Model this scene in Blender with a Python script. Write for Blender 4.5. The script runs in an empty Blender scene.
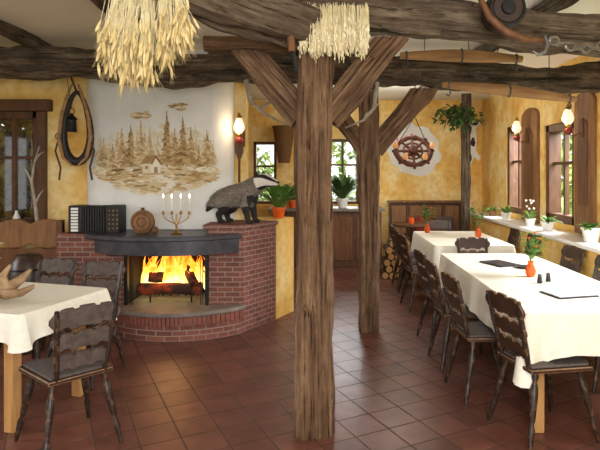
import bpy, bmesh, math, random
from mathutils import Vector, Matrix, noise
random.seed(7)
SC=bpy.context.scene
C=SC.collection
PI=math.pi
F=540.0; VX=325.0; VY=172.0; EYE=1.6
def at(px,py,Y): return Vector(((px-VX)*Y/F, Y, EYE-(py-VY)*Y/F))
def R(a): return math.radians(a)
# ---------------------------------------------------------------- materials
def lin(c):
    o=[]
    for v in c:
        v=v/255.0
        o.append(v/12.92 if v<=0.04045 else ((v+0.055)/1.055)**2.4)
    return (o[0],o[1],o[2],1.0)
def nmat(name):
    m=bpy.data.materials.new(name); m.use_nodes=True
    nt=m.node_tree; nt.nodes.clear()
    out=nt.nodes.new('ShaderNodeOutputMaterial')
    b=nt.nodes.new('ShaderNodeBsdfPrincipled')
    nt.links.new(b.outputs[0],out.inputs[0])
    return m,nt,b,out
def ramp(nt,fac,stops):
    r=nt.nodes.new('ShaderNodeValToRGB')
    e=r.color_ramp.elements
    while len(e)<len(stops): e.new(0.5)
    for i,(p,c) in enumerate(stops):
        e[i].position=p; e[i].color=lin(c)
    nt.links.new(fac,r.inputs[0]); return r.outputs[0]
def coords(nt,scale=(1,1,1),rand=True,kind='Object'):
    t=nt.nodes.new('ShaderNodeTexCoord'); mp=nt.nodes.new('ShaderNodeMapping')
    mp.inputs['Scale'].default_value=scale
    src=t.outputs[kind]
    if rand:
        oi=nt.nodes.new('ShaderNodeObjectInfo'); mu=nt.nodes.new('ShaderNodeMath'); mu.operation='MULTIPLY'; mu.inputs[1].default_value=13.0
        nt.links.new(oi.outputs['Random'],mu.inputs[0])
        ad=nt.nodes.new('ShaderNodeVectorMath'); ad.operation='ADD'
        nt.links.new(src,ad.inputs[0]); nt.links.new(mu.outputs[0],ad.inputs[1]); src=ad.outputs[0]
    nt.links.new(src,mp.inputs[0]); return mp.outputs[0]
def nz(nt,vec,scale,detail=5,rough=.55):
    n=nt.nodes.new('ShaderNodeTexNoise'); n.inputs['Scale'].default_value=scale; n.inputs['Detail'].default_value=detail
    n.inputs['Roughness'].default_value=rough
    nt.links.new(vec,n.inputs['Vector']); return n.outputs[0]
def bump(nt,b,h,strength,dist=.02):
    bp=nt.nodes.new('ShaderNodeBump'); bp.inputs['Strength'].default_value=strength; bp.inputs['Distance'].default_value=dist
    nt.links.new(h,bp.inputs['Height']); nt.links.new(bp.outputs[0],b.inputs['Normal'])
def mulmix(nt,a,b,f):
    mx=nt.nodes.new('ShaderNodeMixRGB'); mx.blend_type='MULTIPLY'; mx.inputs[0].default_value=f
    nt.links.new(a,mx.inputs[1]); nt.links.new(b,mx.inputs[2]); return mx.outputs[0]
def M(name,c1,c2=None,scale=8,stretch=(1,1,1),rough=.6,bmp=0,metal=0,emit=0,spec=.4,lo=.3,hi=.7,detail=5,rand=True):
    m,nt,b,out=nmat(name)
    b.inputs['Roughness'].default_value=rough; b.inputs['Metallic'].default_value=metal
    b.inputs['Specular IOR Level'].default_value=spec
    if c2 is None: c2=tuple(v*.85 for v in c1)
    v=coords(nt,stretch,rand); n=nz(nt,v,scale,detail)
    col=ramp(nt,n,[(lo,c1),(hi,c2)])
    nt.links.new(col,b.inputs['Base Color'])
    if bmp: bump(nt,b,n,bmp)
    if emit:
        nt.links.new(col,b.inputs['Emission Color']); b.inputs['Emission Strength'].default_value=emit
    return m
def plaster_mat(name,dark,mid,light):
    m,nt,b,out=nmat(name); b.inputs['Roughness'].default_value=.9; b.inputs['Specular IOR Level'].default_value=.2
    v=coords(nt,(1,1,1),False); n1=nz(nt,v,2.6,8,.6); n2=nz(nt,v,11,6,.6)
    col=ramp(nt,n1,[(.32,dark),(.5,mid),(.66,light)]); c2=ramp(nt,n2,[(.34,(232,216,188)),(.6,(255,255,255))])
    nt.links.new(mulmix(nt,col,c2,.6),b.inputs['Base Color']); bump(nt,b,n2,.2); return m
def wood_mat(name,dark,mid,light,rough=.8,s=1.0,bmp=1.0,st=(160,150,144)):
    m,nt,b,out=nmat(name)
    b.inputs['Roughness'].default_value=rough; b.inputs['Specular IOR Level'].default_value=.25
    v=coords(nt,(20*s,20*s,1.5*s)); n1=nz(nt,v,1.3,10,.7)
    v2=coords(nt,(60*s,60*s,2.0*s)); n2=nz(nt,v2,1.0,6,.65)
    v3=coords(nt,(3,3,2)); n3=nz(nt,v3,1.8,7,.68)
    col=ramp(nt,n1,[(.28,dark),(.5,mid),(.7,light)])
    crack=ramp(nt,n2,[(.35,(56,46,40)),(.41,(206,198,192)),(.5,(255,255,255))])
    stain=ramp(nt,n3,[(.32,st),(.62,(255,255,255))])
    c=mulmix(nt,mulmix(nt,col,crack,.95),stain,.9)
    nt.links.new(c,b.inputs['Base Color'])
    ad=nt.nodes.new('ShaderNodeMath'); ad.operation='ADD'; nt.links.new(n1,ad.inputs[0]); nt.links.new(n2,ad.inputs[1])
    bump(nt,b,ad.outputs[0],bmp,.026)
    return m
def brick_mat(name,c1,c2,mortar,bw,rh,ms,mode,off=.5,rough=.7,bmp=.4,var=.35,spec=.4,rot=0):
    m,nt,b,out=nmat(name)
    b.inputs['Specular IOR Level'].default_value=spec
    t=nt.nodes.new('ShaderNodeTexCoord')
    if mode=='wall':
        sp=nt.nodes.new('ShaderNodeSeparateXYZ'); nt.links.new(t.outputs['Object'],sp.inputs[0])
        cb=nt.nodes.new('ShaderNodeCombineXYZ')
        a=nt.nodes.new('ShaderNodeMath'); a.operation='ADD'; nt.links.new(sp.outputs[0],a.inputs[0]); nt.links.new(sp.outputs[1],a.inputs[1])
        nt.links.new(a.outputs[0],cb.inputs[0]); nt.links.new(sp.outputs[2],cb.inputs[1]); vec=cb.outputs[0]
    else:
        mp=nt.nodes.new('ShaderNodeMapping'); mp.inputs['Rotation'].default_value=(0,0,rot); nt.links.new(t.outputs['Object'],mp.inputs[0]); vec=mp.outputs[0]
    br=nt.nodes.new('ShaderNodeTexBrick'); br.offset=off; br.inputs['Scale'].default_value=1
    br.inputs['Color1'].default_value=lin(c1); br.inputs['Color2'].default_value=lin(c2); br.inputs['Mortar'].default_value=lin(mortar)
    br.inputs['Brick Width'].default_value=bw; br.inputs['Row Height'].default_value=rh; br.inputs['Mortar Size'].default_value=ms
    br.inputs['Mortar Smooth'].default_value=.2
    nt.links.new(vec,br.inputs['Vector'])
    n=nz(nt,t.outputs['Object'],6,6,.6); tint=ramp(nt,n,[(.3,(150,140,134)),(.7,(255,255,255))])
    nt.links.new(mulmix(nt,br.outputs['Color'],tint,var),b.inputs['Base Color'])
    b.inputs['Roughness'].default_value=rough
    if mode=='floor':
        mr=nt.nodes.new('ShaderNodeMapRange'); mr.inputs[3].default_value=rough; mr.inputs[4].default_value=.7
        nt.links.new(br.outputs['Fac'],mr.inputs[0]); nt.links.new(mr.outputs[0],b.inputs['Roughness'])
    iv=nt.nodes.new('ShaderNodeMath'); iv.operation='SUBTRACT'; iv.inputs[0].default_value=1; nt.links.new(br.outputs['Fac'],iv.inputs[1])
    bump(nt,b,iv.outputs[0],bmp,.006)
    return m
def glass_mat(name,gl=.07,tint=(255,255,255)):
    m=bpy.data.materials.new(name); m.use_nodes=True; nt=m.node_tree; nt.nodes.clear()
    out=nt.nodes.new('ShaderNodeOutputMaterial'); mx=nt.nodes.new('ShaderNodeMixShader'); mx.inputs[0].default_value=gl
    tr=nt.nodes.new('ShaderNodeBsdfTransparent'); tr.inputs[0].default_value=lin(tint); g=nt.nodes.new('ShaderNodeBsdfGlossy'); g.inputs['Roughness'].default_value=.05
    nt.links.new(tr.outputs[0],mx.inputs[1]); nt.links.new(g.outputs[0],mx.inputs[2]); nt.links.new(mx.outputs[0],out.inputs[0]); return m
def flame_mat(name,stops,strength):
    m=bpy.data.materials.new(name); m.use_nodes=True; nt=m.node_tree; nt.nodes.clear()
    out=nt.nodes.new('ShaderNodeOutputMaterial'); e=nt.nodes.new('ShaderNodeEmission'); e.inputs[1].default_value=strength
    t=nt.nodes.new('ShaderNodeTexCoord'); sp=nt.nodes.new('ShaderNodeSeparateXYZ'); nt.links.new(t.outputs['Generated'],sp.inputs[0])
    n=nz(nt,t.outputs['Object'],9,3); a=nt.nodes.new('ShaderNodeMath'); a.operation='MULTIPLY_ADD'; a.inputs[1].default_value=1.2
    nt.links.new(n,a.inputs[0]); nt.links.new(sp.outputs[2],a.inputs[2])
    s=nt.nodes.new('ShaderNodeMath'); s.operation='SUBTRACT'; s.inputs[1].default_value=.58; nt.links.new(a.outputs[0],s.inputs[0])
    nt.links.new(ramp(nt,s.outputs[0],stops),e.inputs[0]); nt.links.new(e.outputs[0],out.inputs[0]); return m

m_floor=brick_mat('terracotta_tiles',(128,82,68),(107,67,56),(88,65,56),.235,.235,.0055,'floor',0,.36,.28,.6,.4,R(-27))
m_brick=brick_mat('red_brick',(142,84,69),(112,66,55),(158,139,127),.15,.05,.005,'wall')
m_wall=plaster_mat('ochre_plaster',(227,176,90),(240,204,126),(248,226,170))
m_wall_d=plaster_mat('ochre_plaster_deep',(224,172,84),(238,198,116),(245,219,156))
m_white=M('white_plaster',(238,236,231),(222,219,212),3,rough=.9,bmp=.08,rand=False)
m_ceil=M('cream_ceiling',(240,234,222),(231,223,208),2,rough=.9,rand=False)
m_post=wood_mat('hewn_post',(88,65,47),(133,103,77),(168,138,107),st=(176,166,158))
m_beam=wood_mat('old_beam',(74,62,51),(118,102,84),(158,142,121))
m_dkw=M('dark_chair_wood',(40,28,22),(66,46,35),14,(1,1,.3),rough=.36,bmp=.1)
m_leg=M('spotted_leg_wood',(42,30,24),(112,82,57),34,(1,1,.9),rough=.38,lo=.52,hi=.72)
m_slat=M('chair_slat_wood',(74,54,42),(42,30,24),10,(.6,2,2),rough=.36,bmp=.12)
m_worn=M('worn_edge_wood',(148,112,79),(96,69,49),26,rough=.5)
m_pad=M('grey_seat_fabric',(98,88,84),(74,66,64),60,rough=.9,bmp=.2)
m_backpad=M('grey_brown_pad',(96,84,77),(70,59,54),26,rough=.7,bmp=.2)
m_ltw=M('pale_table_wood',(196,150,94),(166,120,70),8,(3,3,.4),rough=.5)
m_brw=M('brown_wood',(120,80,48),(88,56,33),9,(3,3,.5),rough=.6,bmp=.15)
m_panel=M('board_wood',(146,104,64),(108,72,42),7,(3,3,.5),rough=.6,bmp=.15)
m_tan=M('weathered_tan_wood',(176,134,88),(136,98,60),7,(.5,3,3),rough=.7,bmp=.2)
m_frame=M('window_frame_wood',(104,68,41),(72,46,29),9,(2,2,.6),rough=.5)
m_cloth=M('cream_cloth',(248,243,229),(240,233,215),40,rough=.95,bmp=.08)
m_slate=M('dark_slate',(50,50,56),(76,75,80),12,rough=.35,bmp=.08)
m_stone=M('hearth_stone',(136,124,115),(104,94,88),10,rough=.5,bmp=.1)
m_soot=M('soot',(22,17,14),(38,28,22),8,rough=.95)
m_iron=M('black_iron',(30,29,30),(52,50,50),18,rough=.45,metal=.6)
m_grey_iron=M('worn_iron',(110,106,102),(74,68,62),20,rough=.5,metal=.6)
m_chain=M('chain_iron',(140,136,130),(98,92,85),24,rough=.4,metal=.5)
m_brass=M('brass',(190,150,80),(150,110,50),10,rough=.3,metal=.9)
m_black=M('black_leather',(26,24,24),(44,40,38),14,rough=.5)
m_strap=M('brown_leather',(84,56,38),(58,38,26),14,rough=.6)
m_cream=M('wax',(246,240,222),None,10,rough=.6)
m_straw=M('straw',(240,228,190),(216,198,150),20,rough=.9)
m_ear=M('wheat_ear',(222,202,150),(182,156,100),25,rough=.9)
m_dried=M('dried_blossom',(242,233,204),(220,204,160),25,rough=.95)
m_leaf=M('leaf_green',(78,120,50),(126,160,74),9,rough=.6)
m_leafd=M('leaf_dark',(50,84,40),(86,118,58),9,rough=.6)
m_shrub=M('garden_leaf',(104,142,70),(170,198,122),4,rough=.8)
m_shrubd=M('garden_leaf_autumn',(92,98,44),(134,116,58),3,rough=.8)
m_stem=M('stem_green',(90,110,60),(70,86,44),9,rough=.7)
m_terra=M('orange_glaze',(232,104,34),(206,82,26),6,rough=.3)
m_orangef=M('orange_petal',(244,140,40),(232,100,30),12,rough=.7)
m_wpot=M('white_glaze',(240,239,235),(228,226,220),6,rough=.3)
m_bark=M('bark',(92,68,48),(56,40,30),18,(2,2,1),rough=.95,bmp=.6)
m_root=M('pale_root_wood',(184,156,120),(124,96,66),14,(1,1,1),rough=.9,bmp=.6)
m_cut=M('cut_wood',(206,160,104),(176,128,78),20,rough=.9)
m_char=M('charred_log',(40,24,17),(150,56,20),9,rough=.95,bmp=.4,emit=.25,lo=.45,hi=.75)
m_antler=M('antler_horn',(190,181,166),(142,129,112),14,rough=.6)
m_wicker=M('wicker',(136,98,58),(88,58,33),40,(1,1,4),rough=.8,bmp=.6)
m_red=M('red_glass',(150,52,34),(112,36,24),6,rough=.25)
m_redw=M('reddish_wood',(112,62,42),(70,38,27),10,rough=.6,bmp=.3)
m_shade=M('frosted_glass',(250,234,202),(246,224,184),8,rough=.5,emit=.7)
m_dims=M('amber_glass',(226,170,110),(206,140,84),8,rough=.4,emit=.3)
m_glass=glass_mat('window_glass',.06)
m_flame=flame_mat('fire_flames',[(.0,(255,232,160)),(.27,(255,198,84)),(.53,(255,132,32)),(.9,(200,60,10))],3.1)
m_cflame=flame_mat('candle_flame',[(0,(255,220,150)),(1,(255,244,210))],10)
m_paper=M('menu_paper',(228,232,242),(196,208,228),7,rough=.6)
m_dmenu=M('dark_cover',(40,38,44),(58,54,60),10,rough=.5)
m_grass=M('grass',(104,132,68),(136,158,88),3,rough=.95)
m_bw=M('badger_white',(240,234,224),(220,212,200),40,rough=.95,bmp=.1)
m_bb=M('badger_black',(34,30,28),(54,48,45),40,rough=.95,bmp=.1)
m_bg=M('badger_grey',(138,128,116),(112,102,92),12,(.5,1.4,1.4),rough=.95)
m_bg2=M('badger_pale_hair',(176,165,149),(156,145,130),26,rough=.95)
m_bg3=M('badger_dark_hair',(92,84,76),(74,67,60),26,rough=.95)
TONES=[(238,230,210),(231,217,186),(218,196,154),(199,170,122),(173,140,94),(140,107,68)]
m_mur=[M('mural_tone',t,tuple(v*.93 for v in t),12,rough=.9,rand=False) for t in TONES]
# ---------------------------------------------------------------- builders
def wloc(o):
    v=Vector((0,0,0))
    while o: v+=o.location; o=o.parent
    return v
class MB:
    def __init__(s): s.bm=bmesh.new(); s.mi=0
    def _m(s,faces):
        for f in faces: f.material_index=s.mi
    def box(s,c,sz,rot=None):
        m=Matrix.Translation(Vector(c))
        if rot is not None: m=m@rot.to_4x4()
        m=m@Matrix.Diagonal((sz[0],sz[1],sz[2],1))
        r=bmesh.ops.create_cube(s.bm,size=1,matrix=m)
        s._m({f for v in r['verts'] for f in v.link_faces}); return s
    def bb(s,a,b):
        return s.box([(a[i]+b[i])/2 for i in range(3)],[abs(b[i]-a[i]) for i in range(3)])
    def tube(s,pts,rad,seg=8,caps=True,closed=False,flat=1.0):
        pts=[Vector(p) for p in pts]; n=len(pts)
        if not hasattr(rad,'__len__'): rad=[rad]*n
        rings=[]; up=None
        for i,p in enumerate(pts):
            if closed: d=pts[(i+1)%n]-pts[i-1]
            else: d=(pts[min(i+1,n-1)]-pts[max(i-1,0)])
            d.normalize()
            if up is None:
                up=Vector((0,0,1)) if abs(d.z)<.9 else Vector((0,1,0))
            x=up.cross(d)
            if x.length<1e-5: x=Vector((1,0,0)).cross(d)
            x.normalize(); up=d.cross(x).normalized()
            rings.append([s.bm.verts.new(p+(x*math.cos(a)+up*math.sin(a)*flat)*rad[i]) for a in [2*PI*k/seg for k in range(seg)]])
        fs=[]
        for i in range(n if closed else n-1):
            a=rings[i]; b=rings[(i+1)%n]
            for k in range(seg):
                fs.append(s.bm.faces.new((a[k],a[(k+1)%seg],b[(k+1)%seg],b[k])))
        if caps and not closed:
            fs.append(s.bm.faces.new(rings[0][::-1])); fs.append(s.bm.faces.new(rings[-1]))
        s._m(fs); return s
    def lathe(s,prof,c=(0,0,0),seg=20,rot=None):
        c=Vector(c); rings=[]
        for r,z in prof:
            ring=[]
            for k in range(seg):
                a=2*PI*k/seg; v=Vector((max(r,.0004)*math.cos(a),max(r,.0004)*math.sin(a),z))
                if rot is not None: v=rot@v
                ring.append(s.bm.verts.new(c+v))
            rings.append(ring)
        fs=[]
        for a,b in zip(rings[:-1],rings[1:]):
            for k in range(seg): fs.append(s.bm.faces.new((a[k],a[(k+1)%seg],b[(k+1)%seg],b[k])))
        fs.append(s.bm.faces.new(rings[0][::-1])); fs.append(s.bm.faces.new(rings[-1]))
        s._m(fs); return s
    def prism(s,poly,f0,f1):
        a=[s.bm.verts.new(Vector(f0(p))) for p in poly]; b=[s.bm.verts.new(Vector(f1(p))) for p in poly]
        n=len(poly); fs=[s.bm.faces.new(a[::-1]),s.bm.faces.new(b)]
        for i in range(n): fs.append(s.bm.faces.new((a[i],a[(i+1)%n],b[(i+1)%n],b[i])))
        s._m(fs); return s
    def zprism(s,poly,z0,z1): return s.prism(poly,lambda p:(p[0],p[1],z0),lambda p:(p[0],p[1],z1))
    def yprism(s,poly,y0,y1): return s.prism(poly,lambda p:(p[0],y0,p[1]),lambda p:(p[0],y1,p[1]))
    def xprism(s,poly,x0,x1): return s.prism(poly,lambda p:(x0,p[0],p[1]),lambda p:(x1,p[0],p[1]))
    def sph(s,c,r,rot=None,u=12,v=8):
        if not hasattr(r,'__len__'): r=(r,r,r)
        m=Matrix.Translation(Vector(c))
        if rot is not None: m=m@rot.to_4x4()
        m=m@Matrix.Diagonal((r[0],r[1],r[2],1))
        q=bmesh.ops.create_uvsphere(s.bm,u_segments=u,v_segments=v,radius=1,matrix=m)
        s._m({f for vv in q['verts'] for f in vv.link_faces}); return s
    def ring(s,c,Rm,r,ax=(1,0,0),ay=(0,0,1),n=20,seg=6,ry=None):
        ax=Vector(ax); ay=Vector(ay); c=Vector(c); ry=ry or Rm
        return s.tube([c+ax*Rm*math.cos(2*PI*k/n)+ay*ry*math.sin(2*PI*k/n) for k in range(n)],r,seg,closed=True)
    def leaf(s,p,d,L,w,droop=.4,n=4):
        p=Vector(p); d=Vector(d).normalized(); side=d.cross(Vector((0,0,1)))
        if side.length<.05: side=Vector((1,0,0))
        side.normalize(); prev=None; fs=[]
        for i in range(n+1):
            t=i/n; q=p+d*L*t-Vector((0,0,1))*droop*L*t*t
            ww=w*math.sin(PI*(.12+.88*t))*.5+.0006
            a=s.bm.verts.new(q-side*ww); b=s.bm.verts.new(q+side*ww)
            if prev: fs.append(s.bm.faces.new((prev[0],prev[1],b,a)))
            prev=(a,b)
        s._m(fs); return s
    def leafball(s,c,r,n,size):
        c=Vector(c)
        for _ in range(n):
            v=Vector((random.gauss(0,1),random.gauss(0,1),random.gauss(0,1))).normalized()*random.random()**.4
            p=c+Vector((v.x*r[0],v.y*r[1],v.z*r[2]))
            d=Vector((random.uniform(-1,1),random.uniform(-1,1),random.uniform(-.6,.8)))
            s.leaf(p,d,size*random.uniform(.7,1.3),size*.55,.3,2)
        return s
    def build(s,name,mat,parent=None,smooth=True,bev=0,ang=42,recalc=True,worn=False):
        if recalc: bmesh.ops.recalc_face_normals(s.bm,faces=s.bm.faces[:])
        if parent:
            bmesh.ops.translate(s.bm,verts=s.bm.verts[:],vec=-wloc(parent))
        me=bpy.data.meshes.new(name); s.bm.to_mesh(me); s.bm.free()
        for m in (mat if isinstance(mat,(list,tuple)) else [mat]): me.materials.append(m)
        if smooth:
            me.polygons.foreach_set('use_smooth',[True]*len(me.polygons)); me.set_sharp_from_angle(angle=R(ang))
        o=bpy.data.objects.new(name,me); C.objects.link(o)
        if parent: o.parent=parent
        if bev:
            b=o.modifiers.new('bevel','BEVEL'); b.width=bev; b.segments=2; b.limit_method='ANGLE'; b.angle_limit=R(40)
            if worn: b.material=1
        return o
def tag(o,label,cat,group=None,kind=None):
    o['label']=label; o['category']=cat
    if group: o['group']=group
    if kind: o['kind']=kind
    return o
def thing(name,label,cat,loc=(0,0,0),group=None):
    o=bpy.data.objects.new(name,None); o.empty_display_size=.1; C.objects.link(o); o.location=loc
    return tag(o,label,cat,group)
def struct(o,label=None):
    o['kind']='structure'
    if label: o['label']=label
    return o
def copy_tree(o,parent=None):
    c=o.copy(); C.objects.link(c); c.parent=parent
    for ch in list(o.children): copy_tree(ch,c)
    return c
def timber(name,p0,p1,w,h,mat,label,cat,group=None,amp=.018,seed=0,bow=0,ztop=None,rnd=.22):
    p0=Vector(p0); p1=Vector(p1); L=(p1-p0).length; z=(p1-p0).normalized()
    up=Vector((0,0,1)) if abs(z.z)<.95 else Vector((0,1,0))
    x=up.cross(z).normalized(); y=z.cross(x)
    n=max(10,int(L/.045)); prof=[]
    r=rnd*min(w,h)
    P=[]
    for cx,cy,a0 in ((1,1,0),(-1,1,90),(-1,-1,180),(1,-1,270)):
        for k in range(3):
            a=R(a0+k*45); P.append(Vector((cx*(w/2-r)+r*math.cos(a),cy*(h/2-r)+r*math.sin(a))))
    for i in range(len(P)):
        a=P[i]; b=P[(i+1)%len(P)]; m=max(1,int((b-a).length/.022))
        for k in range(m): prof.append(a.lerp(b,k/m))
    bm=bmesh.new(); rings=[]
    for i in range(n+1):
        zz=L*i/n; ring=[]
        for q2 in prof:
            a,b=q2
            k=noise.noise(Vector((a*7+seed*7,b*7,zz*2.1+seed*3)))*amp*1.3+noise.noise(Vector((a*22+seed,b*22,zz*6)))*amp*.5
            g=noise.noise(Vector((a*26+seed*2.3,b*26,zz*.9))); k+=g*amp*.75
            if g<-.25: k-=amp*.75
            d=Vector((a,b,0)).normalized(); v=Vector((a,b,zz))+d*k
            v.x+=noise.noise(Vector((seed*5.1,0,zz*.9)))*amp*.9
            v.y+=noise.noise(Vector((0,seed*4.3,zz*.9)))*amp*.9+bow*noise.noise(Vector((3.1,seed*2.7,zz*.7)))
            if ztop is not None:
                wz=p0.z+x.z*v.x+y.z*v.y+z.z*v.z
                if wz>ztop: v.z-=(wz-ztop)/z.z
            ring.append(bm.verts.new(v))
        rings.append(ring)
    m=len(prof)
    for a,b in zip(rings[:-1],rings[1:]):
        for k in range(m): bm.faces.new((a[k],a[(k+1)%m],b[(k+1)%m],b[k]))
    bm.faces.new(rings[0][::-1]); bm.faces.new(rings[-1])
    mb=MB(); mb.bm.free(); mb.bm=bm; o=mb.build(name,mat,ang=30)
    o.matrix_world=Matrix(((x.x,y.x,z.x,p0.x),(x.y,y.y,z.y,p0.y),(x.z,y.z,z.z,p0.z),(0,0,0,1)))
    return tag(o,label,cat,group)
def wall(name,ax,pos,thick,u0,u1,z0,z1,holes,mat):
    us=sorted({u0,u1}|{h[0] for h in holes}|{h[1] for h in holes}); zs=sorted({z0,z1}|{h[2] for h in holes}|{h[3] for h in holes})
    mb=MB()
    for a,b in zip(us[:-1],us[1:]):
        for c,d in zip(zs[:-1],zs[1:]):
            mu=(a+b)/2; mz=(c+d)/2
            if any(h[0]<mu<h[1] and h[2]<mz<h[3] for h in holes): continue
            if ax=='x': mb.bb((a,pos,c),(b,pos+thick,d))
            else: mb.bb((pos,a,c),(pos+thick,b,d))
    bmesh.ops.remove_doubles(mb.bm,verts=mb.bm.verts[:],dist=1e-4)
    return struct(mb.build(name,mat,smooth=False))
def window(name,ax,pos,depth,u0,u1,z0,z1,nv=1,nh=1,fw=.06):
    mid=pos+depth/2
    def P(u,d,z): return (u,mid+d,z) if ax=='x' else (mid+d,u,z)
    root=bpy.data.objects.new(name,None); C.objects.link(root); root.location=P((u0+u1)/2,0,z0); struct(root)
    mb=MB(); t=depth*.5
    for a,b,c,d in ((u0,u0+fw,z0,z1),(u1-fw,u1,z0,z1),(u0,u1,z0,z0+fw),(u0,u1,z1-fw,z1)): mb.bb(P(a,-t,c),P(b,t,d))
    for i in range(nv):
        u=u0+(u1-u0)*(i+1)/(nv+1); mb.bb(P(u-.022,-.03,z0),P(u+.022,.03,z1))
    for i in range(nh):
        z=z0+(z1-z0)*(i+1)/(nh+1)+.12; mb.bb(P(u0,-.025,z-.018),P(u1,.025,z+.018))
    mb.build('window_frame',m_frame,root,bev=.006)
    MB().bb(P(u0+fw,-.004,z0+fw),P(u1-fw,.004,z1-fw)).build('pane',m_glass,root,smooth=False)
    return root
# ---------------------------------------------------------------- room shell
YB=9.8; XR=2.85; CH=2.9
struct(MB().bb((-4.6,-1.2,-.1),(XR+.2,YB+.2,0)).build('floor',m_floor,smooth=False))
struct(MB().bb((-4.6,-1.2,CH),(XR+.2,YB+.2,CH+.1)).build('ceiling',m_ceil,smooth=False))
wb=wall('wall_back','x',YB,.2,-3.2,XR+.2,0,CH,[(-1.3,-.88,1.02,2.15),(.02,.62,1.02,2.2)],m_wall)
wall('wall_back_left','x',6.0,.2,-4.6,-.88,0,CH,[(-3.8,-3.18,1.0,2.28)],m_wall)
wall('wall_right','y',XR,.2,-1.2,YB+.2,0,CH,[(6.18,7.02,.98,2.2),(7.8,8.5,.98,2.3),(2.9,5.2,.98,2.2)],m_wall)
wall('wall_left','y',-4.8,.2,-1.2,6.2,0,CH,[(1.0,4.4,.95,2.2)],m_wall)
wall('wall_passage','y',-3.2,.2,6.2,YB+.2,0,CH,[],m_wall)
window('window_1','x',6.02,.12,-3.8,-3.18,1.0,2.28,1,1,.085)
window('window_2','x',YB+.02,.12,-1.3,-.88,1.02,2.15,0,1,.05)
window('window_3','x',YB+.02,.12,.02,.62,1.02,2.2,1,1,.05)
window('window_4','y',XR+.02,.16,7.8,8.5,.98,2.3,1,1,.085)
window('window_5','y',XR+.02,.16,6.18,7.02,.98,2.2,1,1,.1)
window('added_window_6','y',XR+.02,.12,2.9,5.2,.98,2.2,2,0,.07)  # out-of-view window, added to let more daylight in
window('window_7','y',-4.78,.12,1.0,4.4,.95,2.2,3,0,.07)
CR=.22; XC0,XC1=-2.61,-1.0
right=[(XC1-CR+CR*math.cos(R(a)),5.75+CR+CR*math.sin(R(a))) for a in range(-90,1,9)]
left=[(XC0+CR+CR*math.cos(R(a)),5.75+CR+CR*math.sin(R(a))) for a in range(180,271,9)]
struct(MB().zprism([(XC1,5.998)]+right[::-1]+left[::-1]+[(XC0,5.998)],.99,CH).build('wall_chimney',m_white,ang=50))
struct(MB().zprism([(-.53,5.87),(-.36,6.22),(-.5,6.32),(-.86,6.2),(-.86,6.005)],0,1.08).build('wall_low',m_wall_d,smooth=False))
struct(MB().bb((2.48,2.6,.86),(XR,9.6,.9)).build('trim_1',m_wpot,smooth=False,bev=.006))
struct(MB().bb((2.53,2.6,.0),(2.56,9.6,.86)).build('trim_2',m_wall_d,smooth=False))
struct(MB().bb((-3.9,5.8,.96),(-3.06,6.0,1.0)).build('trim_3',m_frame,bev=.006))
struct(MB().bb((-3.98,5.92,2.27),(-3.02,6.0,2.4)).build('trim_4',m_frame,bev=.008))
struct(MB().bb((-3.18,5.94,1.0),(-3.08,6.0,2.27)).build('trim_5',m_frame,bev=.006))
def blob(cx,cz,rx,rz,n=26,j=.22,seed=1):
    rr=random.Random(seed); return [(cx+rx*math.cos(2*PI*k/n)*(1+rr.uniform(-j,j)),cz+rz*math.sin(2*PI*k/n)*(1+rr.uniform(-j,j))) for k in range(n)]
c=at(414,150,YB)
MB().yprism(blob(c.x,c.z,.47,.46,30,.13,3),YB-.012,YB+.01).build('bare_plaster_patch',m_white,wb,smooth=False)
# garden
struct(MB().bb((-12,-8,-.5),(16,24,-.12)).build('ground',m_grass,smooth=False))
for i,(x,y,z,rx,ry,rz,lab) in enumerate([(4.75,10.0,1.2,.7,1.0,1.6,'leafy green shrub outside the larger right window'),(4.1,12.2,1.2,.7,.9,1.6,'leafy green shrub outside the narrow right window'),
        (.6,12.6,1.0,1.3,.8,1.5,'leafy green shrub outside the window behind the bar counter'),(-1.9,12.8,.9,1.0,.8,1.4,'leafy green shrub outside the small back window by the badger'),
        (-4.2,7.4,1.4,.8,.5,1.7,'brownish green shrub outside the far left window')]):
    t=thing('garden_shrub',lab,'shrub',(x,y,-.12))
    MB().leafball((x,y,z),(rx,ry,rz),1300 if i<4 else 2600,.26).build('foliage',m_shrub if i<4 else m_shrubd,t,smooth=False)
    MB().tube([(x,y,-.12),(x+.05,y,.5),(x,y,1.2)],[.07,.05,.02]).build('trunk',m_bark,t)
# ---------------------------------------------------------------- timber frame
BZ=2.41; BH=.3; BC=BZ+BH/2
P1=(-.062,3.35); P2=(.446,5.47)
timber('timber_post',(P1[0],P1[1],0),(P1[0],P1[1],BZ),.215,.215,m_post,'thick rough-hewn brown timber post in the middle foreground','post',seed=1,amp=.022,rnd=.16)
timber('timber_post',(P2[0],P2[1],0),(P2[0],P2[1],BZ),.195,.195,m_post,'rough-hewn timber post standing behind and right of the foreground post','post',seed=2,amp=.022,rnd=.16)
timber('timber_post',(2.34,9.0,.0),(2.34,9.0,CH),.14,.14,m_beam,'slim dark timber post in the far right corner by the bench','post',seed=3)
timber('ceiling_beam',(-4.6,5.24,BC+.13),(XR,5.54,BC+.0),.24,BH-.02,m_beam,'long weathered ceiling beam crossing the room above the fireplace','beam',seed=4,amp=.046,bow=.07,rnd=.28)
timber('ceiling_beam',(P1[0]-.1,3.35,BC+.05),(XR,4.05,BC-.02),.2,BH-.05,m_beam,'weathered ceiling beam running right from the foreground post','beam',seed=5,amp=.042,bow=.055,rnd=.28)
timber('ceiling_beam',(-1.75,1.6,BC+.08),(P1[0]-.05,3.26,BC-.1),.22,BH-.05,m_beam,'dark diagonal ceiling beam from upper left holding the wheat sheaf','beam',seed=6,amp=.036,rnd=.28)
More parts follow.
